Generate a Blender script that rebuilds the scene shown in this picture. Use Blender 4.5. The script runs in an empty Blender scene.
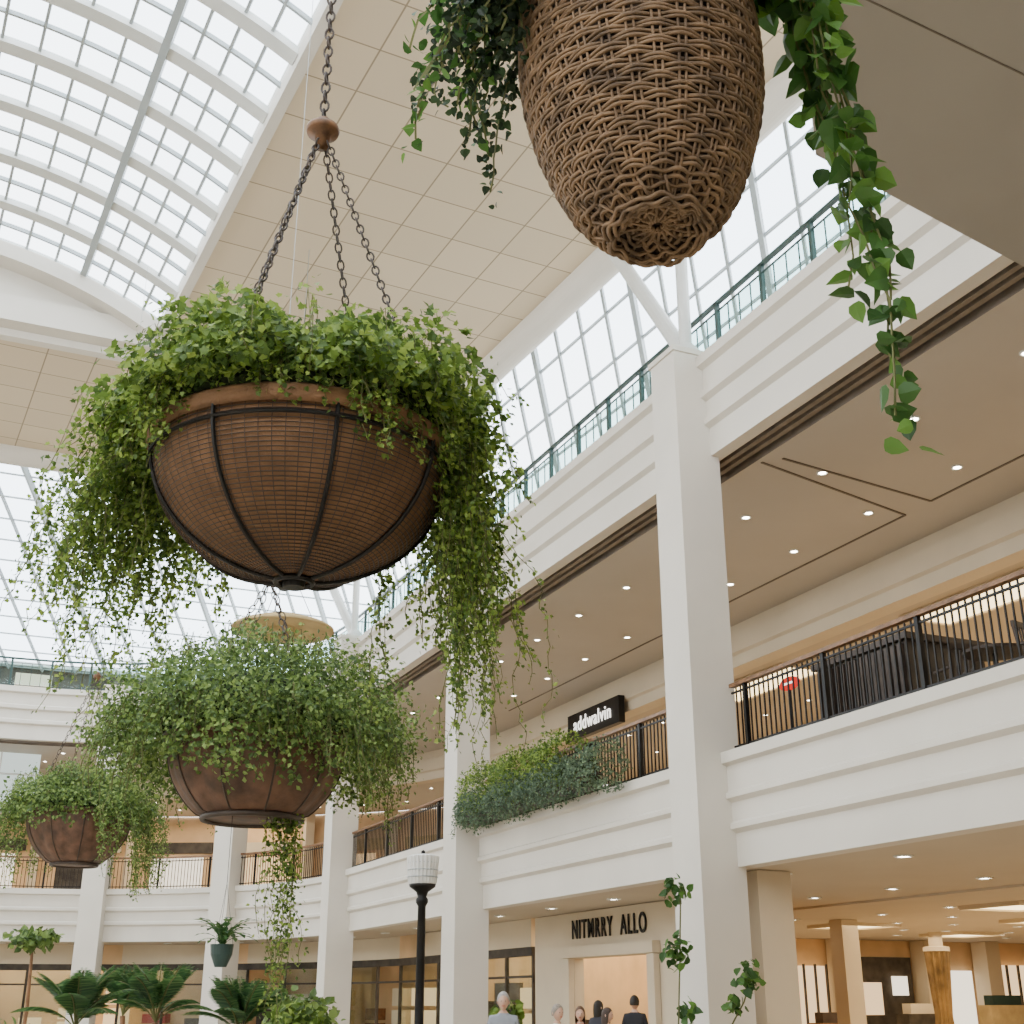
import bpy, math, random
import numpy as np
from mathutils import Vector, Matrix
random.seed(7); rng=np.random.default_rng(7)
scn=bpy.context.scene

# ---------------------------------------------------------------- materials
def new_mat(name):
    m=bpy.data.materials.new(name); m.use_nodes=True
    nt=m.node_tree; nt.nodes.clear()
    out=nt.nodes.new('ShaderNodeOutputMaterial')
    return m,nt,out
def mat(name,col,rough=.6,metal=0,var=.06,scale=3.0,bump=0,bscale=30,spec=.4):
    m,nt,out=new_mat(name)
    b=nt.nodes.new('ShaderNodeBsdfPrincipled')
    b.inputs['Roughness'].default_value=rough; b.inputs['Metallic'].default_value=metal
    b.inputs['Specular IOR Level'].default_value=spec
    tc=nt.nodes.new('ShaderNodeTexCoord'); n=nt.nodes.new('ShaderNodeTexNoise')
    n.inputs['Scale'].default_value=scale; n.inputs['Detail'].default_value=4
    nt.links.new(tc.outputs['Object'],n.inputs['Vector'])
    r=nt.nodes.new('ShaderNodeValToRGB')
    c=np.array(col)
    lo=np.clip(c*(1-var*2),0,1); hi=np.clip(c*(1+var),0,1)
    r.color_ramp.elements[0].position=.3; r.color_ramp.elements[1].position=.7
    r.color_ramp.elements[0].color=(*lo,1); r.color_ramp.elements[1].color=(*hi,1)
    nt.links.new(n.outputs['Fac'],r.inputs['Fac']); nt.links.new(r.outputs['Color'],b.inputs['Base Color'])
    if bump:
        n2=nt.nodes.new('ShaderNodeTexNoise'); n2.inputs['Scale'].default_value=bscale
        nt.links.new(tc.outputs['Object'],n2.inputs['Vector'])
        bp=nt.nodes.new('ShaderNodeBump'); bp.inputs['Strength'].default_value=bump; bp.inputs['Distance'].default_value=.02
        nt.links.new(n2.outputs['Fac'],bp.inputs['Height']); nt.links.new(bp.outputs['Normal'],b.inputs['Normal'])
    nt.links.new(b.outputs[0],out.inputs[0]); return m
def emit(name,col,s):
    m,nt,out=new_mat(name); e=nt.nodes.new('ShaderNodeEmission')
    e.inputs[0].default_value=(*col,1); e.inputs[1].default_value=s
    nt.links.new(e.outputs[0],out.inputs[0]); return m
def glass(name,tint,gl=.08,dark=0):
    m,nt,out=new_mat(name)
    t=nt.nodes.new('ShaderNodeBsdfTransparent'); t.inputs[0].default_value=(*tint,1)
    g=nt.nodes.new('ShaderNodeBsdfGlossy'); g.inputs['Roughness'].default_value=.05
    mx=nt.nodes.new('ShaderNodeMixShader'); mx.inputs[0].default_value=gl
    nt.links.new(t.outputs[0],mx.inputs[1]); nt.links.new(g.outputs[0],mx.inputs[2])
    nt.links.new(mx.outputs[0],out.inputs[0]); return m
def tiles(name,col,line,w,h,mort):
    m,nt,out=new_mat(name); b=nt.nodes.new('ShaderNodeBsdfPrincipled'); b.inputs['Roughness'].default_value=.8
    tc=nt.nodes.new('ShaderNodeTexCoord'); br=nt.nodes.new('ShaderNodeTexBrick')
    br.offset=0; br.squash=1
    mp=nt.nodes.new('ShaderNodeMapping'); mp.inputs['Rotation'].default_value=(0,0,math.radians(-3.4)); 
    br.inputs['Scale'].default_value=1; br.inputs['Brick Width'].default_value=w; br.inputs['Row Height'].default_value=h
    br.inputs['Mortar Size'].default_value=mort; br.inputs['Mortar Smooth'].default_value=.3
    c=np.array(col)
    br.inputs['Color1'].default_value=(*c,1); br.inputs['Color2'].default_value=(*(c*.90),1); br.inputs['Mortar'].default_value=(*line,1)
    nt.links.new(tc.outputs['Object'],mp.inputs['Vector']); nt.links.new(mp.outputs[0],br.inputs['Vector'])
    nt.links.new(br.outputs['Color'],b.inputs['Base Color']); nt.links.new(b.outputs[0],out.inputs[0]); return m
def leafmat(name,c1,c2,c3):
    m,nt,out=new_mat(name)
    geo=nt.nodes.new('ShaderNodeNewGeometry'); r=nt.nodes.new('ShaderNodeValToRGB')
    r.color_ramp.elements[0].color=(*c1,1); r.color_ramp.elements[1].color=(*c3,1)
    e=r.color_ramp.elements.new(.55); e.color=(*c2,1)
    nt.links.new(geo.outputs['Random Per Island'],r.inputs['Fac'])
    d=nt.nodes.new('ShaderNodeBsdfPrincipled'); d.inputs['Roughness'].default_value=.45; d.inputs['Specular IOR Level'].default_value=.35
    t=nt.nodes.new('ShaderNodeBsdfTranslucent')
    hs=nt.nodes.new('ShaderNodeHueSaturation'); hs.inputs['Value'].default_value=1.35; hs.inputs['Hue'].default_value=.488
    nt.links.new(r.outputs[0],d.inputs['Base Color']); nt.links.new(r.outputs[0],hs.inputs['Color']); nt.links.new(hs.outputs[0],t.inputs[0])
    mx=nt.nodes.new('ShaderNodeMixShader'); mx.inputs[0].default_value=.38
    nt.links.new(d.outputs[0],mx.inputs[1]); nt.links.new(t.outputs[0],mx.inputs[2]); nt.links.new(mx.outputs[0],out.inputs[0]); return m

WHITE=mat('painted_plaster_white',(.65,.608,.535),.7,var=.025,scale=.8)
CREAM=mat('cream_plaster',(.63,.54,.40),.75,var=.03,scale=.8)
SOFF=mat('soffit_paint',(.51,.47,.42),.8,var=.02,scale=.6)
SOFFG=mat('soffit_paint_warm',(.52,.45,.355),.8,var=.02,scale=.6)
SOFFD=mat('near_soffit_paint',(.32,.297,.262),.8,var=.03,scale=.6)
TILE=tiles('ceiling_tiles',(.63,.52,.365),(.27,.21,.14),1.25,1.25,.02)
BRONZE=mat('bronze_slot',(.13,.105,.085),.5,var=.1)
SLOT=mat('slot_diffuser',(.20,.165,.135),.6,var=.1)
FRAME=mat('white_metal',(.64,.65,.62),.45,var=.02)
MULL=mat('grey_metal',(.36,.40,.41),.45,var=.02)
GRN=mat('dark_green_metal',(.025,.055,.05),.4,var=.1)
BLK=mat('black_iron',(.018,.017,.016),.45,metal=.6,var=.2)
DBRN=mat('dark_brown_metal',(.045,.03,.022),.5,var=.2)
WOOD=mat('rail_wood',(.20,.10,.045),.45,var=.2,scale=8)
FLOORM=tiles('floor_stone',(.50,.43,.33),(.3,.25,.2),1.0,1.0,.01)
SKYG=glass('skylight_glass',(.93,.97,1.0),.04)
WING=glass('shop_glass',(.80,.86,.84),.10)
RAILG=glass('railing_glass',(.78,.90,.88),.08)
WARMW=mat('warm_shop_wall',(.68,.47,.27),.8,var=.12,scale=.7)
DARKW=mat('dark_shop_wall',(.05,.04,.03),.6,var=.3)
GOLD=mat('gold_curtain',(.24,.145,.05),.6,var=.3,scale=2)
COCO=mat('woven_liner',(.20,.108,.055),.85,var=.14,scale=5,bump=.3,bscale=60)
BOWL2=mat('brown_bowl',(.11,.055,.032),.55,var=.3,scale=5,bump=.2)
WICK=mat('wicker',(.18,.112,.06),.65,var=.3,scale=9,bump=.3,bscale=90)
WICKD=mat('wicker_dark',(.035,.02,.011),.8,var=.3)
SOIL=mat('soil_moss',(.025,.04,.012),1,var=.4,scale=20)
RUST=mat('rusty_cap',(.16,.08,.038),.5,metal=.3,var=.3,scale=10)
STEM=mat('vine_stem',(.12,.13,.04),.7,var=.2)
LEAFA=leafmat('ivy_leaf',(.04,.085,.018),(.12,.205,.035),(.31,.43,.09))
LEAFB=leafmat('fern_leaf',(.04,.08,.02),(.11,.185,.045),(.26,.37,.10))
LEAFC=leafmat('pothos_leaf',(.02,.06,.014),(.045,.125,.024),(.12,.26,.045))
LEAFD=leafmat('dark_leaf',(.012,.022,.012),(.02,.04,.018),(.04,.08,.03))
LEAFP=leafmat('palm_leaf',(.03,.08,.03),(.05,.13,.04),(.12,.22,.07))
LEAFG=leafmat('bluegreen_leaf',(.06,.095,.06),(.10,.155,.095),(.18,.26,.15))
EWARM=emit('warm_panel',(1,.74,.38),5)
EDOWN=emit('downlight',(1,.92,.78),30)
ESHOP=emit('shop_glow',(1,.66,.34),1.7)
EWHITE=emit('shop_white',(1,.86,.66),2.2)
ESIGN=emit('sign_white',(1,.95,.85),2.6)
EDAY=emit('window_glow',(.74,.84,.78),1.3)  # self-lit pane colour, stands in for daylight behind the glass
ERED=emit('sign_red',(1,.06,.04),1.0)
TAN=mat('tan_fabric',(.50,.37,.18),.8,var=.1)
FROST=mat('frosted_glass',(.72,.71,.67),.25,var=.05)
SKIN=mat('skin',(.62,.38,.27),.55,var=.05)
RED=mat('red_cloth',(.5,.03,.03),.7)
TERRA=mat('terracotta',(.30,.16,.09),.7,var=.2)

# ---------------------------------------------------------------- mesh builder
class MB:
    def __init__(s): s.v=[]; s.f=[]; s.m=[]; s.mats=[]
    def mi(s,m):
        if m not in s.mats: s.mats.append(m)
        return s.mats.index(m)
    def add(s,vs,fs,m):
        o=len(s.v); k=s.mi(m); s.v.extend([tuple(map(float,p)) for p in vs])
        s.f.extend([tuple(i+o for i in f) for f in fs]); s.m.extend([k]*len(fs))
    def hexa(s,p,m): s.add(p,[(0,1,2,3),(7,6,5,4),(0,4,5,1),(1,5,6,2),(2,6,7,3),(3,7,4,0)],m)
    def box(s,x0,x1,y0,y1,z0,z1,m):
        s.hexa([(x0,y0,z0),(x1,y0,z0),(x1,y1,z0),(x0,y1,z0),(x0,y0,z1),(x1,y0,z1),(x1,y1,z1),(x0,y1,z1)],m)
    def bar(s,a,b,w,h,m,up=(0,0,1)):
        a=Vector(a);b=Vector(b);d=(b-a).normalized();u=Vector(up)
        if abs(d.dot(u))>.98:u=Vector((1,0,0))
        r=d.cross(u).normalized()*w/2;u=r.cross(d).normalized()*h/2
        s.hexa([a-r-u,a+r-u,b+r-u,b-r-u,a-r+u,a+r+u,b+r+u,b-r+u],m)
    def tube(s,pts,r,m,n=8,closed=False,caps=True):
        P=[Vector(p) for p in pts]; N=len(P); rr=r if hasattr(r,'__len__') else [r]*N
        vs=[];fs=[]; prev=None
        for i in range(N):
            if closed: t=(P[(i+1)%N]-P[i-1])
            else: t=P[min(i+1,N-1)]-P[max(i-1,0)]
            t.normalize()
            if prev is None:
                a=Vector((0,0,1)) if abs(t.z)<.9 else Vector((1,0,0)); u=t.cross(a).normalized()
            else: u=(prev-t*prev.dot(t)).normalized()
            prev=u; w=t.cross(u)
            for k in range(n):
                a=2*math.pi*k/n; vs.append(P[i]+(u*math.cos(a)+w*math.sin(a))*rr[i])
        for i in range(N if closed else N-1):
            j=(i+1)%N
            for k in range(n): fs.append((i*n+k,i*n+(k+1)%n,j*n+(k+1)%n,j*n+k))
        if not closed and caps: fs.append(tuple(range(n))); fs.append(tuple((N-1)*n+k for k in range(n)))
        s.add(vs,fs,m)
    def lathe(s,prof,c,m,n=48,cap=False):
        vs=[];fs=[]
        for r,z in prof:
            for k in range(n):
                a=2*math.pi*k/n; vs.append((c[0]+r*math.cos(a),c[1]+r*math.sin(a),c[2]+z))
        for i in range(len(prof)-1):
            for k in range(n): fs.append((i*n+k,i*n+(k+1)%n,(i+1)*n+(k+1)%n,(i+1)*n+k))
        if cap: fs.append(tuple(range(n))); fs.append(tuple((len(prof)-1)*n+k for k in range(n)))
        s.add(vs,fs,m)
    def obj(s,name,parent=None,smooth=False):
        me=bpy.data.meshes.new(name); me.from_pydata(s.v,[],s.f)
        for m in s.mats: me.materials.append(m)
        me.polygons.foreach_set('material_index',s.m)
        if smooth: me.polygons.foreach_set('use_smooth',[True]*len(s.f))
        me.update(); o=bpy.data.objects.new(name,me); scn.collection.objects.link(o)
        if parent: o.parent=parent
        return o
def empty(name,loc=(0,0,0)):
    o=bpy.data.objects.new(name,None); scn.collection.objects.link(o); return o

# ---------------------------------------------------------------- leaves
BIG=(np.array([[0,0,0],[-.30,.02,.05],[-.46,.28,.09],[-.36,.62,.06],[0,1.08,-.10],[.36,.62,.06],[.46,.28,.09],[.30,.02,.05],[0,.45,-.02]]),
     [(0,8,4,3,2,1),(0,7,6,5,4,8)])
SML=(np.array([[0,0,0],[-.34,.45,.08],[0,1,-.05],[.34,.45,.08]]),[(0,3,2),(0,2,1)])
LOB=(np.array([[0,0,0],[-.42,-.02,.06],[-.36,.28,.03],[-.5,.5,.08],[-.24,.68,.02],[0,1,-.08],[.24,.68,.02],[.5,.5,.08],[.36,.28,.03],[.42,-.02,.06]]),
     [(0,5,4,3,2,1),(0,9,8,7,6,5)])
class LF:
    def __init__(s): s.V=[];s.F=[];s.n=0
    def add(s,P,Nn,T,size,shape):
        P=np.atleast_2d(P);k=len(P)
        T=T/np.linalg.norm(T,axis=1,keepdims=True)
        Nn=Nn-T*(Nn*T).sum(1,keepdims=True); Nn/=np.linalg.norm(Nn,axis=1,keepdims=True)+1e-9
        X=np.cross(T,Nn); L=shape[0]; size=np.asarray(size).reshape(-1,1,1)
        W=P[:,None,:]+size*(L[None,:,0:1]*X[:,None,:]+L[None,:,1:2]*T[:,None,:]+L[None,:,2:3]*Nn[:,None,:])
        s.V.append(W.reshape(-1,3)); nv=len(L)
        for i in range(k):
            o=s.n+i*nv
            for f in shape[1]: s.F.append([q+o for q in f])
        s.n+=k*nv
    def obj(s,name,m,parent=None):
        me=bpy.data.meshes.new(name); me.from_pydata(np.vstack(s.V).tolist(),[],s.F); me.materials.append(m)
        me.update(); o=bpy.data.objects.new(name,me); scn.collection.objects.link(o)
        if parent:o.parent=parent
        return o
def rdir(n): 
    v=rng.normal(size=(n,3)); return v/np.linalg.norm(v,axis=1,keepdims=True)
def vine(lf,mb,start,outd,out,length,leaf,shape,per=2,step=.05,lift=.0,wob=.02,jit=.05,r=.006):
    n=max(4,int((out+length)/step)); t=np.linspace(0,1,n)[:,None]
    o=np.array([outd[0],outd[1],0.]); 
    p=np.array(start)[None]+o*out*(1-np.exp(-3*t))+np.array([0,0,1.])*(lift*np.sin(np.pi*np.clip(t*2.2,0,1))-length*t**1.35)
    w=np.cumsum(rng.normal(size=(n,3))*wob,axis=0); w[:,2]*=.3; p=p+w*t**.5
    if mb is not None: mb.tube(p[::2] if n>8 else p,r,STEM,n=3)
    q=np.repeat(p,per,axis=0); tt=np.repeat(t[:,0],per)
    q=q+rng.normal(size=(n*per,3))*jit*(1.15-.6*tt)[:,None]
    nn=o[None]*.7+np.array([0,0,.8])+rdir(len(q))*.8
    T=rdir(len(q))*.8+np.array([0,0,-.5])+o[None]*.3
    keep=rng.random(len(q))>.35*tt
    lf.add(q[keep],nn[keep],T[keep],(leaf*rng.uniform(.6,1.15,len(q))*(1-.3*tt))[keep],shape)
    return p

# ---------------------------------------------------------------- camera (facade runs along +Y, camera yawed 23.8 deg to the right, tilted up)
yaw=math.radians(23.8); pit=math.radians(21.4)
cam=bpy.data.cameras.new('camera'); co=bpy.data.objects.new('camera',cam); scn.collection.objects.link(co)
co.location=(0,0,1.6); co.rotation_euler=(math.radians(90)+pit,0,-yaw)
cam.sensor_width=36; cam.lens=36*1250/1024; scn.camera=co; cam.clip_end=500

# ---------------------------------------------------------------- facade path
Y0=-6
def path(y0=Y0,xe=-26):
    P=[((11.5,y0),(1,0))]
    y=y0
    while y<40: P.append(((11.5,y),(1,0))) if y>y0 else None; y+=4
    for i in range(0,25):
        a=math.pi/2*i/24; P.append(((1.5+10*math.cos(a),40+10*math.sin(a)),(math.cos(a),math.sin(a))))
    P.append(((xe,50),(0,1)))
    return P
PATH=path()
def sweep(mb,prof,m,P=PATH):
    n=len(prof);vs=[];fs=[]
    for (x,y),(nx,ny) in P:
        for d,z in prof: vs.append((x+nx*d,y+ny*d,z))
    for i in range(len(P)-1):
        for k in range(n-1): fs.append((i*n+k,i*n+k+1,(i+1)*n+k+1,(i+1)*n+k))
    mb.add(vs,fs,m)
def dense(d,step,y0=Y0):
    pts=[((x+nx*d,y+ny*d),(nx,ny)) for (x,y),(nx,ny) in path(y0)]
    out=[];acc=0
    for i in range(len(pts)-1):
        a=Vector(pts[i][0]);b=Vector(pts[i+1][0]);L=(b-a).length
        s=acc
        while s<L:
            q=a.lerp(b,s/L if L else 0); na=Vector(pts[i][1]).lerp(Vector(pts[i+1][1]),s/L if L else 0).normalized()
            out.append((q,na)); s+=step
        acc=s-L
    return out

mb=MB(); mb.box(-30,45,-15,64,-.2,0,FLOORM); mb.obj('floor')
mb=MB(); mb.box(-26.4,-26,-7,49.9,0,9,WHITE); mb.obj('wall_west_unseen')  # unseen wall, added to keep sky light out of the hall
mb=MB(); mb.box(-26.4,46,-7,-6.6,0,10,WHITE); mb.obj('wall_south_unseen')  # unseen as well, added behind the camera to cut sky light
mb=MB()
for k in range(12): mb.box(-26.3,-26.1,-7+k*6,-6.7+k*6,9,18,FRAME)
mb.box(-26.3,-26.1,-7,64,13,13.2,FRAME); mb.obj('window_west_unseen')  # unseen window band, added above the wall to let in side light

# lower balcony (level 1)
mb=MB()
sweep(mb,[(.5,5.25),(.5,5.40),(-.10,5.40),(-.10,5.22),(0,5.18),(0,4.78),(-.05,4.74),(-.05,4.66),(.05,4.60),(.05,4.30),(.0,4.26),(.0,4.18),(.10,4.12),(.10,3.6),(.45,3.6)],WHITE)
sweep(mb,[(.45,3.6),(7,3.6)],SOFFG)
sweep(mb,[(.5,5.25),(13.15,5.25)],FLOORM)
mb.obj('balcony_lower')
mb=MB(); sweep(mb,[(7,3.6),(13,3.6)],SOFFG); mb.box(18,46,-6,37,3.55,3.75,SOFFG)
mb.bar((14.6,13.2,3.585),(17.4,14.2,3.585),.12,.02,BRONZE); mb.obj('ceiling_ground')
# upper balcony (level 2)
mb=MB()
sweep(mb,[(.6,12.5),(.6,12.70),(-.12,12.70),(-.12,12.5),(0,12.45),(0,12.05),(-.07,12.0),(-.07,11.88),(.04,11.82),(.04,11.5),(-.03,11.45),(-.03,11.34),(.08,11.28),(.08,10.75),(.35,10.75)],WHITE)
sweep(mb,[(.35,10.75),(.35,10.95),(.45,10.95),(.45,10.75),(.55,10.75),(.55,10.95),(.65,10.95),(.65,10.75),(.75,10.75),(.75,10.95),(.9,10.95),(.9,10.7)],SLOT)
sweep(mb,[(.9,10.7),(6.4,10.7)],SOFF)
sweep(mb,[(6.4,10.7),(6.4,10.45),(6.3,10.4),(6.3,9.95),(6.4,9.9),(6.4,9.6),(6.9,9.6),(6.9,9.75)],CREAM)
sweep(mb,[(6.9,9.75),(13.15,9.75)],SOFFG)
sweep(mb,[(.6,12.52),(7,12.52)],SOFF)
mb.obj('balcony_upper')
mb=MB()
for a,b in (((12.5,17.15),(16.65,18.2)),((12.75,16.85),(16.6,17.4)),((16.6,17.4),(16.6,-5)),((16.65,18.2),(16.65,38))):
    mb.bar((a[0],a[1],10.69),(b[0],b[1],10.69),.045,.02,BRONZE)
mb.obj('trim_1')
mb=MB(); sweep(mb,[(13.2,5.25),(13.2,9.75)],WARMW)
for q,nn in dense(13.0,4.2):
    t=Vector((-nn.y,nn.x)); p=Vector((q.x,q.y))
    mb.bar((p.x,p.y,5.27),(p.x,p.y,9.73),.5,.4,CREAM)
    mb.bar((p.x+t.x*.4,p.y+t.y*.4,8.3),(p.x+t.x*3.8,p.y+t.y*3.8,8.3),.15,.5,random.choice([DARKW,CREAM,CREAM,TAN]))
    if random.random()<.8: 
        mb.bar((p.x+t.x*.8,p.y+t.y*.8,6.7),(p.x+t.x*3.4,p.y+t.y*3.4,6.7),.05,2.4,random.choice([ESHOP,ESHOP,DARKW,EWHITE]))
mb.obj('wall_back_upper')

def column(x,y,w,z1,nrm=(1,0)):
    mb=MB(); n=Vector(nrm); t=Vector((-n.y,n.x))
    def pr(w1,z0,z1_,dx=0,m=WHITE):
        c=Vector((x,y))+n*dx; h=w1/2
        q=[c-n*h-t*h,c+n*h-t*h,c+n*h+t*h,c-n*h+t*h]
        mb.hexa([(p.x,p.y,z0) for p in q]+[(p.x,p.y,z1_) for p in q],m)
    pr(w,.35,z1); pr(w+.16,0,.35); pr(w+.08,z1,z1+.10)
    return mb
for i,y in enumerate((17.8,28.4,39.0)):
    mb=column(11.33,y,.84,12.75); o=mb.obj('column')
for ang in (38,68,95):
    if ang<90: x=1.5+9.95*math.cos(math.radians(ang)); y=40+9.95*math.sin(math.radians(ang)); n=(math.cos(math.radians(ang)),math.sin(math.radians(ang)))
    else: x=-3.5;y=49.95;n=(0,1)
    mb=column(x,y,.82,12.75,nrm=n); mb.obj('column')
mb=MB(); mb.box(12.1,12.75,17.6,18.2,0,3.59,CREAM); mb.obj('pillar')

for y in (17.8,28.4,39.0):
    mb=MB()
    mb.tube([(11.45,y,12.86),(11.45,y,15.2),(12.0,y+.2,17.7)],.12,FRAME,12)
    mb.tube([(11.45,y,12.95),(12.1-.06*(y+3-17),y+3.6,17.7)],.16,FRAME,12)
    mb.lathe([(.3,0),(.3,.12),(.16,.3)],(11.45,y,12.86),FRAME,16,True)
    mb.obj('steel_strut')

# ---------------------------------------------------------------- railings
def bar_railing(name,pts,z0,h,post_every=2.2):
    mb=MB()
    for (q,n),(q2,n2) in zip(pts[:-1],pts[1:]):
        mb.bar((q.x,q.y,z0+h),(q2.x,q2.y,z0+h),.11,.06,WOOD)
        mb.bar((q.x,q.y,z0+h-.12),(q2.x,q2.y,z0+h-.12),.035,.03,BLK)
        mb.bar((q.x,q.y,z0+.09),(q2.x,q2.y,z0+.09),.035,.03,BLK)
        mb.box(q.x-.011,q.x+.011,q.y-.011,q.y+.011,z0,z0+h-.05,BLK)
    for i in range(0,len(pts),max(1,int(post_every/.13))):
        q=pts[i][0]; mb.box(q.x-.035,q.x+.035,q.y-.035,q.y+.035,z0,z0+h,BLK)
    return mb.obj(name)
pts=dense(.12,.13)
bar_railing('balcony_railing',[p for p in pts if p[0].y<17.36],5.4,1.1)
bar_railing('balcony_railing',[p for p in pts if 18.3<p[0].y<27.9 and p[0].x>11],5.4,1.1)
bar_railing('balcony_railing',[p for p in pts if p[0].y>28.9],5.4,1.1)
mb=MB(); P3=dense(.3,1.45)
for (q,n),(q2,n2) in zip(P3[:-1],P3[1:]):
    z0=12.70
    mb.box(q.x-.04,q.x+.04,q.y-.04,q.y+.04,z0,z0+1.15,GRN)
    for zz,w in ((1.15,.08),(.98,.03),(.12,.04)): mb.bar((q.x,q.y,z0+zz),(q2.x,q2.y,z0+zz),w,w*.8,GRN)
    mb.bar((q.x,q.y,z0+.55),(q2.x,q2.y,z0+.55),.012,.8,RAILG)
    for k in (1,2,3):
        r=q.lerp(q2,k/4); mb.box(r.x-.01,r.x+.01,r.y-.01,r.y+.01,z0+.12,z0+.98,GRN)
mb.obj('terrace_railing')

# ---------------------------------------------------------------- roof
def rx(x,y): return x-.06*(y-17)
def roofbox(mb,x0,x1,y0,y1,z0,z1,m):
    mb.hexa([(rx(x,y),y,z) for z in (z0,z1) for x,y in ((x0,y0),(x1,y0),(x1,y1),(x0,y1))],m)
VE=30.3
mb=MB()
roofbox(mb,4.15,12.5,-7,VE,18,18.4,TILE); roofbox(mb,-26,12.5,VE+.3,39.5,18,18.4,TILE); roofbox(mb,-26,-8.2,-7,VE+.3,18,18.4,TILE)
mb.obj('ceiling')
mb=MB()
mb.tube([(rx(12.6,-6),-6,17.95),(rx(12.6,39.8),39.8,17.95)],.42,WHITE,28)
mb.tube([(-26,39.8,17.95),(rx(12.6,39.8),39.8,17.95)],.42,WHITE,28)
roofbox(mb,3.98,4.2,-6,VE,17.93,18.45,WHITE); roofbox(mb,-8.3,-8,-6,VE,17.9,18.5,WHITE)
mb.obj('trim_2',smooth=False)
R=12.; x0v=-2.; pm=math.asin(.5); zc=18.2-R*math.cos(pm)
def vp(phi,y,dr=0): 
    x=x0v+(R+dr)*math.sin(phi); return (rx(x,y),y,zc+(R+dr)*math.cos(phi))
root=empty('skylight_vault')
mb=MB(); gl=MB()
def archbar(mb,y,w,dr0,dr1,m,n=32):
    vs=[];fs=[]
    for i in range(n+1):
        p=-pm+2*pm*i/n
        vs+=[vp(p,y-w/2,dr0),vp(p,y+w/2,dr0),vp(p,y+w/2,dr1),vp(p,y-w/2,dr1)]
    for i in range(n):
        for k in range(4): fs.append((i*4+k,i*4+(k+1)%4,i*4+4+(k+1)%4,i*4+4+k))
    mb.add(vs,fs,m)
bay=1.9; ys=[VE-bay*i for i in range(0,20)]
for y in ys:
    archbar(mb,y,.36,-.06,.10,FRAME); archbar(mb,y-bay/2,.06,.0,.1,MULL)
def longbar(phi,w,dr0,dr1,m=FRAME):
    hw=w/2/R
    q=[]
    for y in (ys[-1],VE): q.append([vp(phi-hw,y,dr0),vp(phi+hw,y,dr0),vp(phi+hw,y,dr1),vp(phi-hw,y,dr1)])
    mb.hexa(q[0]+q[1],m)
def xphi(x): return math.asin((x-x0v)/R)
for x in (1.9,-5.9): longbar(xphi(x),.16,-.12,.12,MULL)
for x in np.concatenate([np.arange(2.42,3.95,.52),np.arange(-5.4,1.7,.73)]): longbar(xphi(x),.06,.0,.08,MULL)
n=32
vs=[];fs=[]
for i in range(n+1):
    p=-pm+2*pm*i/n; vs+=[vp(p,ys[-1],.05),vp(p,VE,.05)]
for i in range(n): fs.append((2*i,2*i+1,2*i+3,2*i+2))
gl.add(vs,fs,SKYG)
mb.obj('ribs',root); gl.obj('glass',root)
mb=MB()
def tymp(y0,dr,zb,m):
    vs=[];fs=[];n=32
    for i in range(n+1):
        p=-pm+2*pm*i/n; a=vp(p,y0,dr); vs+=[a,(a[0],a[1],zb)]
    for i in range(n): fs.append((2*i,2*i+1,2*i+3,2*i+2))
    mb.add(vs,fs,m)
tymp(VE+.2,.2,17.9,WHITE)
archbar(mb,VE-.1,.6,-.5,-.1,WHITE)
roofbox(mb,-8.2,4.2,VE,VE+.5,17.6,18.3,WHITE)
roofbox(mb,-8.4,4.4,VE+.5,VE+.8,17.4,17.95,WHITE)
mb.obj('trim_3')
def glazing(name,A,B,C,D,nu,nv,w1=.10,w2=.06):
    A,B,C,D=map(Vector,(A,B,C,D)); root=empty(name); mb=MB(); g=MB()
    g.add([A,B,C,D],[(0,1,2,3)],SKYG); g.obj('panes',root)
    for i in range(nu+1):
        t=i/nu; w=w1*(1.8 if i%4==0 else 1); mb.bar(A.lerp(B,t),D.lerp(C,t),w,w*1.4,MULL,up=(.6,.3,.7))
    for j in range(nv+1):
        t=j/nv; mb.bar(A.lerp(D,t),B.lerp(C,t),w2,w2,MULL)
    mb.obj('mullions',root)
glazing('window_1',(rx(12.6,-6),-6,18.1),(rx(12.6,40),40,18.1),(20,57,13.2),(20,-6,13.2),40,9,.07)
glazing('window_2',(-26,40,18.1),(rx(12.6,40),40,18.1),(20,57,13.2),(-26,57,13.2),34,14,.07,.05)
mb=MB(); 
mb.box(-26,7,53.5,53.8,12.55,14.3,DARKW); mb.box(-26,7.4,53.2,54,14.3,14.45,FRAME)
for k in range(9): mb.box(-25+k*3.8,-23.6+k*3.8,53.3,53.45,12.9,14.0,EWHITE if k%3==1 else BRONZE)
mb.obj('wall_terrace')
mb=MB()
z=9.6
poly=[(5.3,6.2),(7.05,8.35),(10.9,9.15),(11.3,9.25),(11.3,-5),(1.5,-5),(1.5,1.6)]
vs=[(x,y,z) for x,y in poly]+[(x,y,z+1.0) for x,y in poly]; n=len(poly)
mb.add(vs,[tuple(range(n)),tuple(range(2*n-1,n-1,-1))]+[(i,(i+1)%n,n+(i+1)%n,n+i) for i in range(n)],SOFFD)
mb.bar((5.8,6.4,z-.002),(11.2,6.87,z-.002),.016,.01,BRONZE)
mb.obj('ceiling_walkway')

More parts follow.
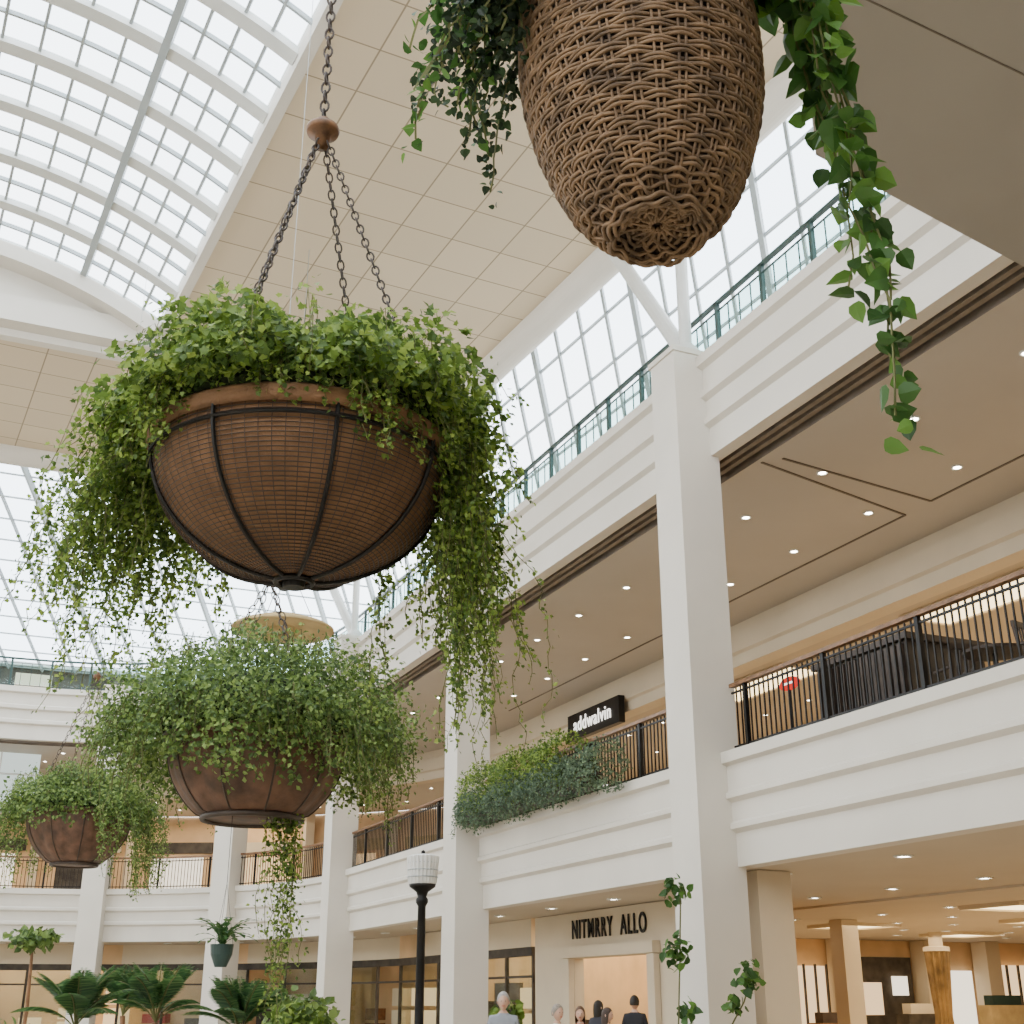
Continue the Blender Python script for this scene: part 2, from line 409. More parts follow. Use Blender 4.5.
# ---------------------------------------------------------------- ceiling lamps
def downlights(name,pts,r=.09):
    mb=MB()
    for x,y,z in pts:
        mb.lathe([(.001,0),(r*.75,0)],(x,y,z-.015),EDOWN,12); mb.lathe([(r*.75,0),(r,-.02),(r*1.25,-.01),(r*1.25,.03)],(x,y,z-.005),FRAME,12)
    mb.obj(name)
L=[]
for q,nn in dense(2.3,2.5,y0=-2.9): L.append((q.x,q.y,10.7))
for q,nn in dense(4.4,2.5,y0=-1.6): L.append((q.x,q.y,10.7))
downlights('recessed_downlights',L)
L=[]
for q,nn in dense(8.5,2.2): L.append((q.x,q.y,9.75))
for q,nn in dense(10.8,2.2): L.append((q.x,q.y,9.75))
downlights('recessed_downlights',L,.08)
L=[]
for q,nn in dense(1.4,3): L.append((q.x,q.y,3.6))
for q,nn in dense(5,2.4,y0=10): L.append((q.x,q.y,3.6))
for x in np.arange(20,38,2.4):
    for y in np.arange(12,35,2.6): L.append((x+random.random(),y,3.55))
downlights('recessed_downlights',L,.12)
def panels(L,z):
    mb=MB()
    for x,y,w,l in L:
        mb.box(x,x+w,y,y+l,z-.05,z-.01,EWARM)
        for a,b,c,d in ((x-.08,x,y-.08,y+l+.08),(x+w,x+w+.08,y-.08,y+l+.08),(x,x+w,y-.08,y),(x,x+w,y+l,y+l+.08)): mb.box(a,b,c,d,z-.09,z,CREAM)
    mb.obj('ceiling_light_panel')
panels([(19.1,17.3,1.3,4.0),(19.1,26,1.3,4),(19.1,8,1.3,4)],9.75)
panels([(22,28,1.6,1.6),(20.5,20.5,1.6,1.6),(25,24,1.6,1.6),(28,30.5,1.6,1.6)],3.55)
def area(name,loc,sx,sy,power,col=(1,.82,.58),rot=(0,0,0)):
    l=bpy.data.lights.new(name,'AREA'); l.shape='RECTANGLE'; l.size=sx; l.size_y=sy; l.energy=power; l.color=col
    o=bpy.data.objects.new(name,l); scn.collection.objects.link(o); o.location=loc; o.rotation_euler=rot; return o
W2=(1,.77,.48)
area('ceiling_lamp',(21.5,16,9.5),3,22,800)
area('ceiling_lamp',(21.5,38,9.5),3,14,500)
area('ceiling_lamp',(4,59,9.5),22,3,700)
area('ceiling_lamp',(26,24,3.4),10,20,1600,W2)
area('ceiling_lamp',(15.2,12,3.45),3,14,300,W2)
area('ceiling_lamp',(15.3,34,3.45),1.8,16,500,W2)
area('ceiling_lamp',(2,54,3.4),24,2.5,800,W2)

# ---------------------------------------------------------------- ground floor shops
mb=MB()
mb.box(14,14.25,23.1,24.4,0,3.58,CREAM); mb.box(14,14.25,28.1,30.3,0,3.58,CREAM); mb.box(14,14.25,24.4,28.1,2.55,3.58,CREAM)
mb.box(13.85,13.99,24.1,24.4,0,2.55,CREAM); mb.box(13.85,13.99,28.1,28.4,0,2.55,CREAM); mb.box(13.8,13.99,24.05,28.45,2.56,2.8,CREAM)
mb.box(14.26,16.39,23.0,23.2,0,3.58,CREAM); mb.box(16.4,16.6,23.0,36,0,3.58,WARMW)
mb.box(16.35,16.39,26.6,27.9,.9,2.3,EWHITE); mb.box(16.35,16.39,24.4,26.2,.1,2.4,ESHOP)
for k in range(4): mb.box(16.25,16.34,24.4+k*.58,24.46+k*.58,0,2.4,DARKW)
for k in range(9): mb.box(16.2,16.34,24.3+k*.45,24.62+k*.45,1.2+.35*(k%3),1.4+.35*(k%3),random.choice([WOOD,TAN,DARKW,RED,GRN]))
for k in range(5): mb.box(15.8,16.15,23.6+k*.95,24.4+k*.95,0,.9+.3*(k%2),random.choice([WOOD,TAN,DARKW]))
mb.obj('wall_shop')
def text(name,body,loc,size,rot,m,ext=.04,parent=None,bold=.0,sx=1,sp=1.0):
    c=bpy.data.curves.new(name,'FONT'); c.body=body; c.size=size; c.extrude=ext; c.align_x='CENTER'; c.align_y='CENTER'; c.offset=bold; c.space_character=sp
    o=bpy.data.objects.new(name,c); scn.collection.objects.link(o); o.location=loc; o.rotation_euler=rot; o.scale=(sx,1,1); c.materials.append(m)
    if parent:o.parent=parent
    return o
FACE=(math.radians(90),0,math.radians(-90))
text('shop_sign_letters','NITMRRY  ALLO',(13.97,26.35,3.17),.60,FACE,BLK,.012,bold=.006,sx=.70,sp=1.22)
sg=empty('shop_sign'); mb=MB(); mb.box(17.55,17.75,32.0,35.4,9.25,10.05,BLK); mb.obj('panel',sg)
text('letters','addwalvin',(17.53,33.7,9.66),.62,FACE,ESIGN,.01,sg,bold=.002,sx=.92,sp=1.1)
mb=MB(); g=MB(); P4=[p for p in dense(2.6,1.7,y0=30.6)]
for i,((q,n),(q2,n2)) in enumerate(zip(P4[:-1],P4[1:])):
    mb.bar((q.x,q.y,0),(q.x,q.y,2.75),.09,.09,DARKW)
    mb.bar((q.x,q.y,2.8),(q2.x,q2.y,2.8),.12,.22,DARKW); mb.bar((q.x,q.y,.15),(q2.x,q2.y,.15),.12,.3,DARKW)
    mb.bar((q.x,q.y,3.25),(q2.x,q2.y,3.25),.14,.68,[CREAM,CREAM,WARMW][i%3])
    mb.bar((q.x,q.y,2.2),(q2.x,q2.y,2.2),.06,.06,DARKW)
    if i%4!=2: g.bar((q.x,q.y,1.5),(q2.x,q2.y,1.5),.02,2.4,WING)
mb.obj('shop_front_frames'); g.obj('window_3')
mb=MB(); sweep(mb,[(5.4,0),(5.4,3.58)],WARMW,[p for p in path(37)]); mb.obj('wall_shop_back')
mb=MB()
for i,(q,n) in enumerate(dense(4.4,1.6,y0=31)):
    t=Vector((-n.y,n.x)); h=random.uniform(.9,2.4); w=random.uniform(.5,1.2); m=random.choice([WOOD,TAN,DARKW,CREAM,RED if i%5==0 else TAN,ESHOP])
    for s in range(3): mb.bar((q.x,q.y,h*(s+.5)/3),(q.x+t.x*w,q.y+t.y*w,h*(s+.5)/3),.5,h/3*.8,m)
mb.obj('shop_displays')
mb=MB(); mb.box(16.6,42,36,36.3,0,3.54,WARMW); mb.box(40,40.3,-6,36,0,3.54,WARMW)
for x,w in ((24.5,.5),(27.2,.6),(30.7,.3),(33.4,.6),(36.5,.6)): mb.box(x,x+w,35.2,35.9,0,3.54,CREAM)
mb.box(25.2,27.0,35.8,35.99,.2,2.7,ESHOP); mb.box(27.9,30.5,35.7,35.95,.2,3.0,DARKW); mb.box(28.4,29.1,35.6,35.69,1.2,2.2,ESHOP); mb.box(29.6,30.2,35.6,35.69,1.8,2.4,EWHITE)
mb.box(32.0,33.2,35.8,35.98,.4,2.6,EWHITE); mb.box(34.2,36.3,35.8,35.98,.2,2.8,ESHOP); mb.box(38,39.8,35.8,35.98,.2,2.8,ESHOP)
for i in range(5): mb.box(25.2+i*.45,25.25+i*.45,35.7,35.78,0,2.75,DARKW)
for i in range(5): mb.box(34.2+i*.52,34.26+i*.52,35.7,35.78,0,2.8,DARKW)
for k in range(3):
    mb.box(25+k*3.4,26.6+k*3.4,33.6,34.2,0,1.0+.25*k,[WOOD,DARKW,TAN][k]); mb.box(25.2+k*3.4,26.4+k*3.4,33.7,34.1,1.0+.25*k,1.3+.25*k,[DBRN,CREAM,GRN][k])
mb.obj('wall_hall')
mb=MB()
vs=[];fs=[];N=60
for i in range(N):
    a=2*math.pi*i/N; r=.30*(1+.14*math.cos(12*a))
    for z,k in ((0,1.05),(1.2,.75),(3.0,1.1)): vs.append((27.5+r*k*math.cos(a),31+r*k*math.sin(a),z))
for i in range(N):
    j=(i+1)%N
    for k in range(2): fs.append((i*3+k,j*3+k,j*3+k+1,i*3+k+1))
mb.add(vs,fs,GOLD); mb.lathe([(.38,3.0),(.38,3.12),(.2,3.15),(.2,3.54)],(27.5,31,0),CREAM,24); mb.obj('draped_curtain')
mb=MB(); x,y=21,27; mb.box(x,x+.5,y,y+.5,0,3.54,CREAM); mb.box(x-.05,x+.55,y-.05,y+.55,0,.25,CREAM); mb.obj('pillar')
mb=MB()
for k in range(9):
    x=-24+k*3.0; mb.box(x+.06,x+2.94,52.6,52.66,8.6,10.66,EDAY); mb.box(x-.06,x+.06,52.5,52.7,8.5,10.68,FRAME); mb.box(x+1.47,x+1.53,52.5,52.6,8.6,10.66,FRAME)  # panes glow by themselves, no daylight comes through them
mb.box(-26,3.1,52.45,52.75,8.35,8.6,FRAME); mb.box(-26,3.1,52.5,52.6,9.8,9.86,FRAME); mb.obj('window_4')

# ---------------------------------------------------------------- chains
def chain(mb,a,b,ll=.09,wr=.009,lw=.05,m=RUST):
    a=Vector(a);b=Vector(b);d=b-a;L=d.length;d.normalize();n=int(L/(ll-2.2*wr)); st=L/n
    u=d.cross(Vector((.3,.5,.1))).normalized();w=d.cross(u)
    for i in range(n):
        c=a+d*(st*(i+.5)); s=u if i%2 else w
        pts=[]
        for k in range(10):
            t=2*math.pi*k/10; pts.append(c+d*(math.cos(t)*ll/2)+s*(math.sin(t)*lw/2*1.1))
        mb.tube(pts,wr,m,5,closed=True)
Rv=Vector((.915,-.4035,0)); Fv=Vector((.4035,.915,0))
def adir(deg):
    a=math.radians(deg); v=Rv*math.cos(a)+Fv*math.sin(a); return (v.x,v.y)
def drape(lf,mb,C,r0,spec,leaf,shape,**kw):
    for deg0,deg1,cnt,out0,out1,l0,l1 in spec:
        for k in range(cnt):
            dg=random.uniform(deg0,deg1); o=adir(dg); rr=r0*random.uniform(.85,1.05)
            vine(lf,mb,(C[0]+o[0]*rr,C[1]+o[1]*rr,C[2]+.12+random.uniform(0,.25)),o,random.uniform(out0,out1),random.uniform(l0,l1),leaf,shape,**kw)

# ---------------------------------------------------------------- planter 1 : big wire bowl
C=np.array([1.86,7.8,5.05]); BR=.99; BD=.84
root=empty('hanging_planter')
mb=MB()
prof=[(BR*math.sin(t),-BD*math.cos(t)) for t in np.linspace(.02,math.pi/2,22)]
mb.lathe(prof,C,COCO,64)
mb.lathe([(BR,-.0),(BR+.03,-.02),(BR+.05,.03),(BR+.05,.08),(BR+.02,.11),(BR-.05,.10)],C,COCO,64)
mb.obj('bowl',root,True)
mb=MB()
def bp(a,t,k=1.012): return (C[0]+BR*k*math.cos(a)*math.sin(t),C[1]+BR*k*math.sin(a)*math.sin(t),C[2]-BD*k*math.cos(t))
for k in range(72):
    a=2*math.pi*k/72; mb.tube([bp(a,t) for t in np.linspace(.16,math.pi/2,12)],.0025,DBRN,4)
for t in np.linspace(.2,math.pi/2,40): mb.tube([bp(a,t,1.01) for a in np.linspace(0,2*math.pi,65)[:-1]],.0045,DBRN,4,closed=True)
mb.obj('wire_mesh',root)
mb=MB()
off=math.radians(-66.2-26)
for k in range(8):
    a=2*math.pi*k/8+off; mb.tube([bp(a,t,1.022) for t in np.linspace(.1,math.pi/2,16)],.015,BLK,6)
mb.tube([bp(a,math.pi/2-.10,1.03) for a in np.linspace(0,2*math.pi,65)[:-1]],.012,BLK,6,closed=True)
mb.tube([bp(a,.12,1.03) for a in np.linspace(0,2*math.pi,33)[:-1]],.02,BLK,6,closed=True)
mb.lathe([(.0,-.05),(.07,-.05),(.08,0),(.0,.01)],(C[0],C[1],C[2]-BD-.01),BLK,20)
mb.obj('iron_frame',root)
mb=MB(); hub=(C[0]-.01,C[1],C[2]+2.79)
for k in range(4):
    a=math.radians(44+90*k); e=(C[0]+1.0*math.cos(a),C[1]+1.0*math.sin(a),C[2]+.1)
    chain(mb,(hub[0]+.05*math.cos(a),hub[1]+.05*math.sin(a),hub[2]-.12),e,.085,.0075,.045,DBRN)
chain(mb,(hub[0],hub[1],hub[2]+.1),(hub[0],hub[1],18),.11,.010,.06,DBRN)
mb.lathe([(.0,.10),(.05,.10),(.06,.05),(.12,.03),(.13,0),(.12,-.03),(.06,-.05),(.05,-.16),(.0,-.17)],hub,RUST,24)
mb.obj('chains',root,True)
lf=LF(); mb=MB()
mb.lathe([(BR-.05,.06),(1.02,.16),(.92,.32),(.6,.46),(.0,.54)],C,SOIL,40)
n=16000
d=rdir(n); d[:,2]=np.abs(d[:,2])
az=np.arctan2(d[:,1],d[:,0])
rad=rng.uniform(.74,1.12,n)[:,None]*(1+.10*np.sin(5*az+1)+.08*np.sin(11*az)+.07*np.sin(8*d[:,2]+4*az)+.04*np.sin(21*az+9*d[:,2]))[:,None]
P=C+d*rad*np.array([1.24,1.24,.66])+np.array([0,0,.14])
lf.add(P,d+rdir(n)*.6+np.array([0,0,.3]),d*.6+rdir(n)*.7+np.array([0,0,-.2]),rng.uniform(.028,.075,n),LOB)
drape(lf,mb,C,.98,[(-14,60,56,.15,.5,.7,1.7),(-10,22,22,.15,.45,1.5,2.3),(120,188,62,.25,.75,.4,1.2),(140,192,34,.4,.85,.8,1.6),(50,130,16,.2,.4,.3,.6),(195,232,44,.08,.3,.12,.42),(232,300,60,.05,.16,.05,.17),(296,350,56,.06,.22,.12,.52)],.050,LOB,per=4,step=.036,lift=.16,wob=.013,jit=.042,r=.004)
for k in range(190):
    o=adir(random.uniform(0,360)); rr=random.uniform(.0,1.15)
    vine(lf,mb,(C[0]+o[0]*rr,C[1]+o[1]*rr,C[2]+.64-.28*rr),o,random.uniform(.1,.5),random.uniform(.0,.3),.046,LOB,per=3,step=.04,lift=random.uniform(.12,.38),r=.003)
for k in range(16):
    o=adir(random.uniform(-5,45)); vine(lf,mb,(C[0]+o[0]*1.1,C[1]+o[1]*1.1,C[2]-.3),o,random.uniform(.2,.55),random.uniform(.9,1.7),.05,SML,per=2,step=.035,wob=.018,jit=.02,r=.003)
    o=adir(random.uniform(140,195)); vine(lf,mb,(C[0]+o[0]*1.1,C[1]+o[1]*1.1,C[2]-.0),o,random.uniform(.3,.65),random.uniform(.9,1.7),.05,SML,per=2,step=.035,wob=.018,jit=.02,r=.003)
lf.obj('foliage',LEAFA,root)
mb.obj('stems',root)

# ---------------------------------------------------------------- planters 2 and 3
def bowl_planter(C,r,dep,rb,leafn,ax,leaf,trail,seed=1,chain_top=18,hubh=2.4,lm=LEAFB):
    root=empty('hanging_planter'); mb=MB()
    prof=[(0.001,-dep),(rb,-dep),(rb+.03,-dep+.03)]
    for t in np.linspace(.12,1,12): prof.append((rb+(r-rb)*math.sin(t*math.pi/2), -dep+dep*(t**1.35)))
    n=80; vs=[];fs=[]
    for rr,z in prof:
        for k in range(n):
            a=2*math.pi*k/n; s=1-.035*abs(math.cos(5*a))**8 if rr>rb else 1
            vs.append((C[0]+rr*s*math.cos(a),C[1]+rr*s*math.sin(a),C[2]+z))
    for i in range(len(prof)-1):
        for k in range(n): fs.append((i*n+k,i*n+(k+1)%n,(i+1)*n+(k+1)%n,(i+1)*n+k))
    mb.add(vs,fs,BOWL2); mb.lathe([(r,0),(r*1.05,.0),(r*1.06,.08),(r*.97,.1)],C,BOWL2,64)
    mb.tube([(C[0]+(rb+.02)*math.cos(a),C[1]+(rb+.02)*math.sin(a),C[2]-dep) for a in np.linspace(0,2*math.pi,41)[:-1]],.035,DBRN,6,closed=True)
    for k in range(10):
        a=math.pi*2*(k+.5)/10
        mb.tube([(C[0]+(p[0]*1.005)*math.cos(a),C[1]+p[0]*1.005*math.sin(a),C[2]+p[1]) for p in prof[2:]],.012,DBRN,5)
    mb.obj('bowl',root,True)
    mb=MB(); hub=(C[0],C[1],C[2]+hubh)
    for k in range(4):
        a=math.radians(20+90*k); chain(mb,(hub[0]+.04*math.cos(a),hub[1]+.04*math.sin(a),hub[2]-.1),(C[0]+r*math.cos(a),C[1]+r*math.sin(a),C[2]+.1),.12,.007,.055,DBRN)
    mb.tube([(hub[0],hub[1],hub[2]),(hub[0],hub[1],chain_top)],.004,MULL,6)
    mb.lathe([(0,.1),(.03,.1),(.08,.02),(.07,-.03),(.03,-.1),(0,-.12)],hub,RUST,16)
    mb.obj('chains',root)
    lf=LF(); mb=MB()
    mb.lathe([(r*.98,.03),(ax[0]*.70,.25),(ax[0]*.6,ax[2]*.55),(.5,ax[2]*.76),(0,ax[2]*.78)],C,SOIL,40)
    n=leafn; d=rdir(n); az=np.arctan2(d[:,1],d[:,0])
    lump=1+.08*np.sin(6*az+seed)+.06*np.sin(13*az+2*seed)+.07*np.sin(9*d[:,2]+3*az)+.04*np.sin(23*az+11*d[:,2])
    P=np.array(C)+np.array([0,0,.2])+d*(rng.uniform(.70,1.06,n)*lump)[:,None]*np.array(ax)*np.where(d[:,2:3]<0,np.array([1,1,.95]),1)
    h=np.hypot(P[:,0]-C[0],P[:,1]-C[1]); keep=~((P[:,2]<C[2]+.0)&(h<r*1.12)); P=P[keep];d=d[keep];n=len(P)
    lf.add(P,d+rdir(n)*.7+np.array([0,0,.3]),d*.3+rdir(n)*.8+np.array([0,0,-.3]),leaf*rng.uniform(.6,1.3,n),SML)
    drape(lf,mb,C,ax[0]*.8,trail,leaf,SML,per=4,step=.05,lift=.1,wob=.016,jit=.06)
    for k in range(110):
        o=adir(random.uniform(0,360)); rr=random.uniform(.1,1.)*ax[0]*.8
        vine(lf,mb,(C[0]+o[0]*rr,C[1]+o[1]*rr,C[2]+.2+ax[2]*math.sqrt(max(0,1-(rr/ax[0])**2))*.9),o,random.uniform(.1,.4),.1,leaf,SML,per=4,lift=random.uniform(.1,.3))
    lf.obj('foliage',lm,root); mb.obj('stems',root)
    return root
B2=(3.05,14.0,4.27)
r2=bowl_planter(B2,.98,.80,.52,25000,(1.70,1.70,.95),.062,[(-60,60,50,.2,.5,.4,1.1),(120,240,50,.2,.5,.4,1.0),(60,120,20,.2,.4,.3,.7),(240,300,70,.0,.25,.1,.42)],hubh=2.0)
lf=LF(); mb=MB()
for k in range(12):
    o=adir(random.uniform(-60,60)); vine(lf,mb,(3.2+random.uniform(-.15,.3),13.8,3.8),o,random.uniform(.0,.25),random.uniform(1.3,2.6),.075,SML,per=4,step=.05,jit=.06,r=.004)
lf.obj('trailing_foliage',LEAFA,r2); mb.obj('trailing_stems',r2)
B3=(2.4,27.0,5.05)
bowl_planter(B3,1.02,.92,.42,11000,(1.40,1.40,.70),.085,[(-60,60,40,.3,.8,.7,1.7),(120,240,36,.3,.8,.5,1.5),(60,120,14,.2,.4,.3,.8),(240,300,12,.0,.2,.1,.2)],seed=3,hubh=2.9)

root=empty('hanging_pot_plant'); mb=MB(); c=(2.75,13.6,2.05)
mb.lathe([(.001,-.12),(.06,-.12),(.11,.0),(.12,.1),(.105,.1)],c,GRN,20); 
for k in range(3):
    a=2.1*k; mb.tube([(c[0]+.11*math.cos(a),c[1]+.11*math.sin(a),c[2]+.1),(c[0],c[1],c[2]+.7)],.002,BLK,4)
mb.tube([(c[0],c[1],c[2]+.7),(c[0],c[1],3.5)],.003,BLK,4); mb.obj('pot',root)
def fronds(lf,c,n,L,w,up=.6,seg=6):
    for k in range(n):
        a=random.uniform(0,6.283); u=random.uniform(.3,1)*up; p=np.array(c,float); d=np.array([math.cos(a),math.sin(a),u*2]); d/=np.linalg.norm(d)
        l=L*random.uniform(.7,1.1); P=[];T=[]
        for s in range(seg):
            P.append(p.copy());T.append(d.copy()); p=p+d*l/seg; d=d+np.array([0,0,-.28]); d/=np.linalg.norm(d)
        lf.add(np.array(P),np.tile([0,0,1.],(seg,1))+rdir(seg)*.1,np.array(T),np.full(seg,l/seg*1.35)*w,SML)
lf=LF(); fronds(lf,(c[0],c[1],c[2]+.08),34,.42,1.0,1.6); lf.obj('leaves',LEAFP,root)

# ---------------------------------------------------------------- planter 0 : near wicker basket (hangs slightly tilted)
C=np.array([2.52,4.15,5.43]); root=empty('hanging_planter'); bk=empty('basket'); bk.parent=root
O=(0,0,0)
def brad(z):
    pts=[(-.62,.15),(-.59,.24),(-.53,.315),(-.42,.385),(-.25,.455),(-.05,.515),(.15,.555),(.38,.57),(.6,.565),(.95,.54)]
    return float(np.interp(z,[p[0] for p in pts],[p[1] for p in pts]))
mb=MB(); NS=30
rows=72
for i in range(rows):
    z=-.60+i*(1.5/rows); r0=brad(z); pts=[]
    for k in range(NS*6):
        a=2*math.pi*k/(NS*6); w=.011*math.sin(NS*a/2+(math.pi if (i//2)%2 else 0))
        pts.append(((r0+w)*math.cos(a),(r0+w)*math.sin(a),z+.003*math.sin(a*7+i*1.7)))
    mb.tube(pts,.0088+.0015*random.random(),WICK,6,closed=True)
for k in range(NS):
    for e in (-.15,.15):
        a=2*math.pi*(k+.5+e)/NS; mb.tube([((brad(z)+.004)*math.cos(a),(brad(z)+.004)*math.sin(a),z) for z in np.linspace(-.60,.9,18)],.007,WICK,5)
for rr,zz in ((.235,-.62),(.217,-.64),(.197,-.64),(.172,-.62),(.145,-.60),(.118,-.59),(.092,-.585),(.065,-.585),(.04,-.585)):
    mb.tube([((rr+.010*math.sin(9*a+rr*60))*math.cos(a),(rr+.010*math.sin(9*a+rr*60))*math.sin(a),zz+.010*math.sin(13*a+rr*90)) for a in np.linspace(0,2*math.pi,81)[:-1]],.010,WICK,6,closed=True)
for k in range(16):
    a=2*math.pi*k/16; mb.tube([(.03*math.cos(a),.03*math.sin(a),-.595),(.13*math.cos(a+.25),.13*math.sin(a+.25),-.600),(.23*math.cos(a+.1),.23*math.sin(a+.1),-.61),(.29*math.cos(a),.29*math.sin(a),-.56)],.008,WICK,5)
mb.obj('wicker_weave',bk,True)
mb=MB(); mb.lathe([(.001,-.565),(.18,-.57)]+[(brad(z)-.014,z) for z in np.linspace(-.585,.9,24)]+[(0.001,.9)],O,WICKD,40); mb.obj('liner',bk)
axis=Vector((Rv.x,Rv.y,0))
bk.matrix_world=Matrix.Translation(Vector(C))@Matrix.Rotation(math.radians(-6),4,axis)@Matrix.Rotation(math.radians(-2),4,Fv)
mb=MB(); 
for k in range(3):
    a=math.radians(-24+120*k); mb.tube([(C[0]+.53*math.cos(a),C[1]+.53*math.sin(a),C[2]+.88),(C[0],C[1],C[2]+2.4)],.006,BLK,5)
mb.tube([(C[0],C[1],C[2]+2.4),(C[0],C[1],18)],.007,BLK,5); mb.obj('hanging_wires',root)
lf=LF(); dk=LF(); mb=MB()
def pt(r,u,f=0): v=Rv*r+Fv*f; return (C[0]+v.x,C[1]+v.y,C[2]+u)
for (a,o_,l,cnt,out) in ((pt(.50,.85,-.1),adir(0),2.0,1,.48),(pt(.50,.9,-.15),adir(-5),2.5,2,.50),(pt(.5,.9,.0),adir(8),1.85,2,.44),(pt(.48,.9,-.2),adir(-30),.75,3,.34),(pt(.45,.9,-.25),adir(-25),.5,6,.30),(pt(.52,.9,.1),adir(10),.85,4,.38)):
    for k in range(cnt): vine(lf,mb,a,o_,out,l*random.uniform(.94,1.05),.145,BIG,per=2,step=.08,lift=.12,wob=.014,jit=.045,r=.006)
for k in range(30):
    dg=random.uniform(200,345); o=adir(dg); vine(lf,mb,(C[0]+o[0]*.48,C[1]+o[1]*.48,C[2]+.92),o,.2,random.uniform(.1,.36),.11,BIG,per=2,step=.06,lift=.1,jit=.05)
lf.obj('foliage_right',LEAFC,root)
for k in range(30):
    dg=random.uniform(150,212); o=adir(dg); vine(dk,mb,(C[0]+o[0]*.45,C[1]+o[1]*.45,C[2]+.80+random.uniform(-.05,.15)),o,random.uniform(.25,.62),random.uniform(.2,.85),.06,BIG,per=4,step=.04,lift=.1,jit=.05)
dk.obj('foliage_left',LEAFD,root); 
l2=LF()
for k in range(7):
    o=adir(random.uniform(160,200)); vine(l2,mb,(C[0]+o[0]*.5,C[1]+o[1]*.5,C[2]+.75),o,random.uniform(.42,.6),random.uniform(.4,.75),.08,BIG,per=2,step=.05,lift=.1,jit=.04)
l2.obj('foliage_sprigs',LEAFC,root)
mb.obj('stems',root)

# ---------------------------------------------------------------- balcony planter hedge
root=empty('balcony_planter'); mb=MB(); mb.box(11.0,11.38,21.6,27.8,5.42,5.7,DBRN); mb.box(10.97,11.41,21.55,27.85,5.66,5.74,DBRN); mb.box(11.02,11.40,21.7,27.7,5.7,5.95,SOIL); mb.obj('trough',root)
def hedge(lf,y0,y1,cx,cz,rx_,rz,n,leaf,sh):
    y=rng.uniform(y0,y1,n); a=rng.uniform(0,2*np.pi,n); k=rng.uniform(.6,1.1,n)*(1+.18*np.sin(y*3.1)+.12*np.sin(y*7.7))
    P=np.stack([cx+rx_*k*np.cos(a),y,cz+rz*k*np.sin(a)],1); d=np.stack([np.cos(a),np.zeros(n),np.sin(a)],1)
    lf.add(P,d+rdir(n)*.7,rdir(n)*.8+d*.3,leaf*rng.uniform(.6,1.2,n),sh)
lf=LF(); hedge(lf,22.3,27.7,11.2,6.12,.5,.52,8500,.08,SML); lf.obj('shrubs_light',LEAFA,root)
lf=LF(); mb=MB(); hedge(lf,20.4,27.7,11.0,5.70,.36,.38,8500,.075,SML)
for k in range(46): vine(lf,mb,(10.9,random.uniform(20.4,27.8),5.7),(-1,0),.2,random.uniform(.15,.6),.08,SML,per=4,step=.06)
lf.obj('shrubs_bluegreen',LEAFG,root); mb.obj('stems',root)

# ---------------------------------------------------------------- street lamp
root=empty('street_lamp'); mb=MB(); x,y=6.5,18.0
mb.lathe([(.24,0),(.24,.15),(.16,.25),(.10,.7),(.07,.8),(.058,2.9),(.09,2.95),(.09,3.0),(.065,3.03),(.09,3.10),(.19,3.17),(.20,3.21),(.0,3.21)],(x,y,0),BLK,20); mb.obj('post',root,True)
mb=MB(); vs=[];fs=[];N=48
pr=[(.19,3.21),(.20,3.24),(.215,3.4),(.23,3.56),(.23,3.6),(.15,3.63),(.02,3.64)]
for r,z in pr:
    for k in range(N): a=2*math.pi*k/N; s=1+.05*(k%2); vs.append((x+r*s*math.cos(a),y+r*s*math.sin(a),z))
for i in range(len(pr)-1):
    for k in range(N): fs.append((i*N+k,i*N+(k+1)%N,(i+1)*N+(k+1)%N,(i+1)*N+k))
mb.add(vs,fs,FROST)
for zz in (3.3,3.4,3.5): mb.lathe([(.222,zz),(.232,zz+.008),(.222,zz+.016)],(x,y,0),MULL,24)
mb.lathe([(.0,3.70),(.03,3.68),(.03,3.64),(.0,3.63)],(x,y,0),BLK,12); mb.obj('lantern',root)

# ---------------------------------------------------------------- suspended disc
root=empty('suspended_canopy'); mb=MB(); c=(5.75,24.8,8.80)
mb.lathe([(.001,.28),(.5,.22),(.95,.06),(1.05,0),(1.05,-.05),(.95,-.04),(.001,.02)],c,TAN,48); mb.lathe([(.3,-.15),(.3,.05)],c,TAN,24)
for k in range(3): a=2.09*k; mb.tube([(c[0]+.7*math.cos(a),c[1]+.7*math.sin(a),c[2]+.1),(c[0],c[1],c[2]+1.5)],.008,BLK,5)
mb.tube([(c[0],c[1],c[2]+1.5),(c[0],c[1],18)],.008,MULL,5); mb.obj('disc',root,True)

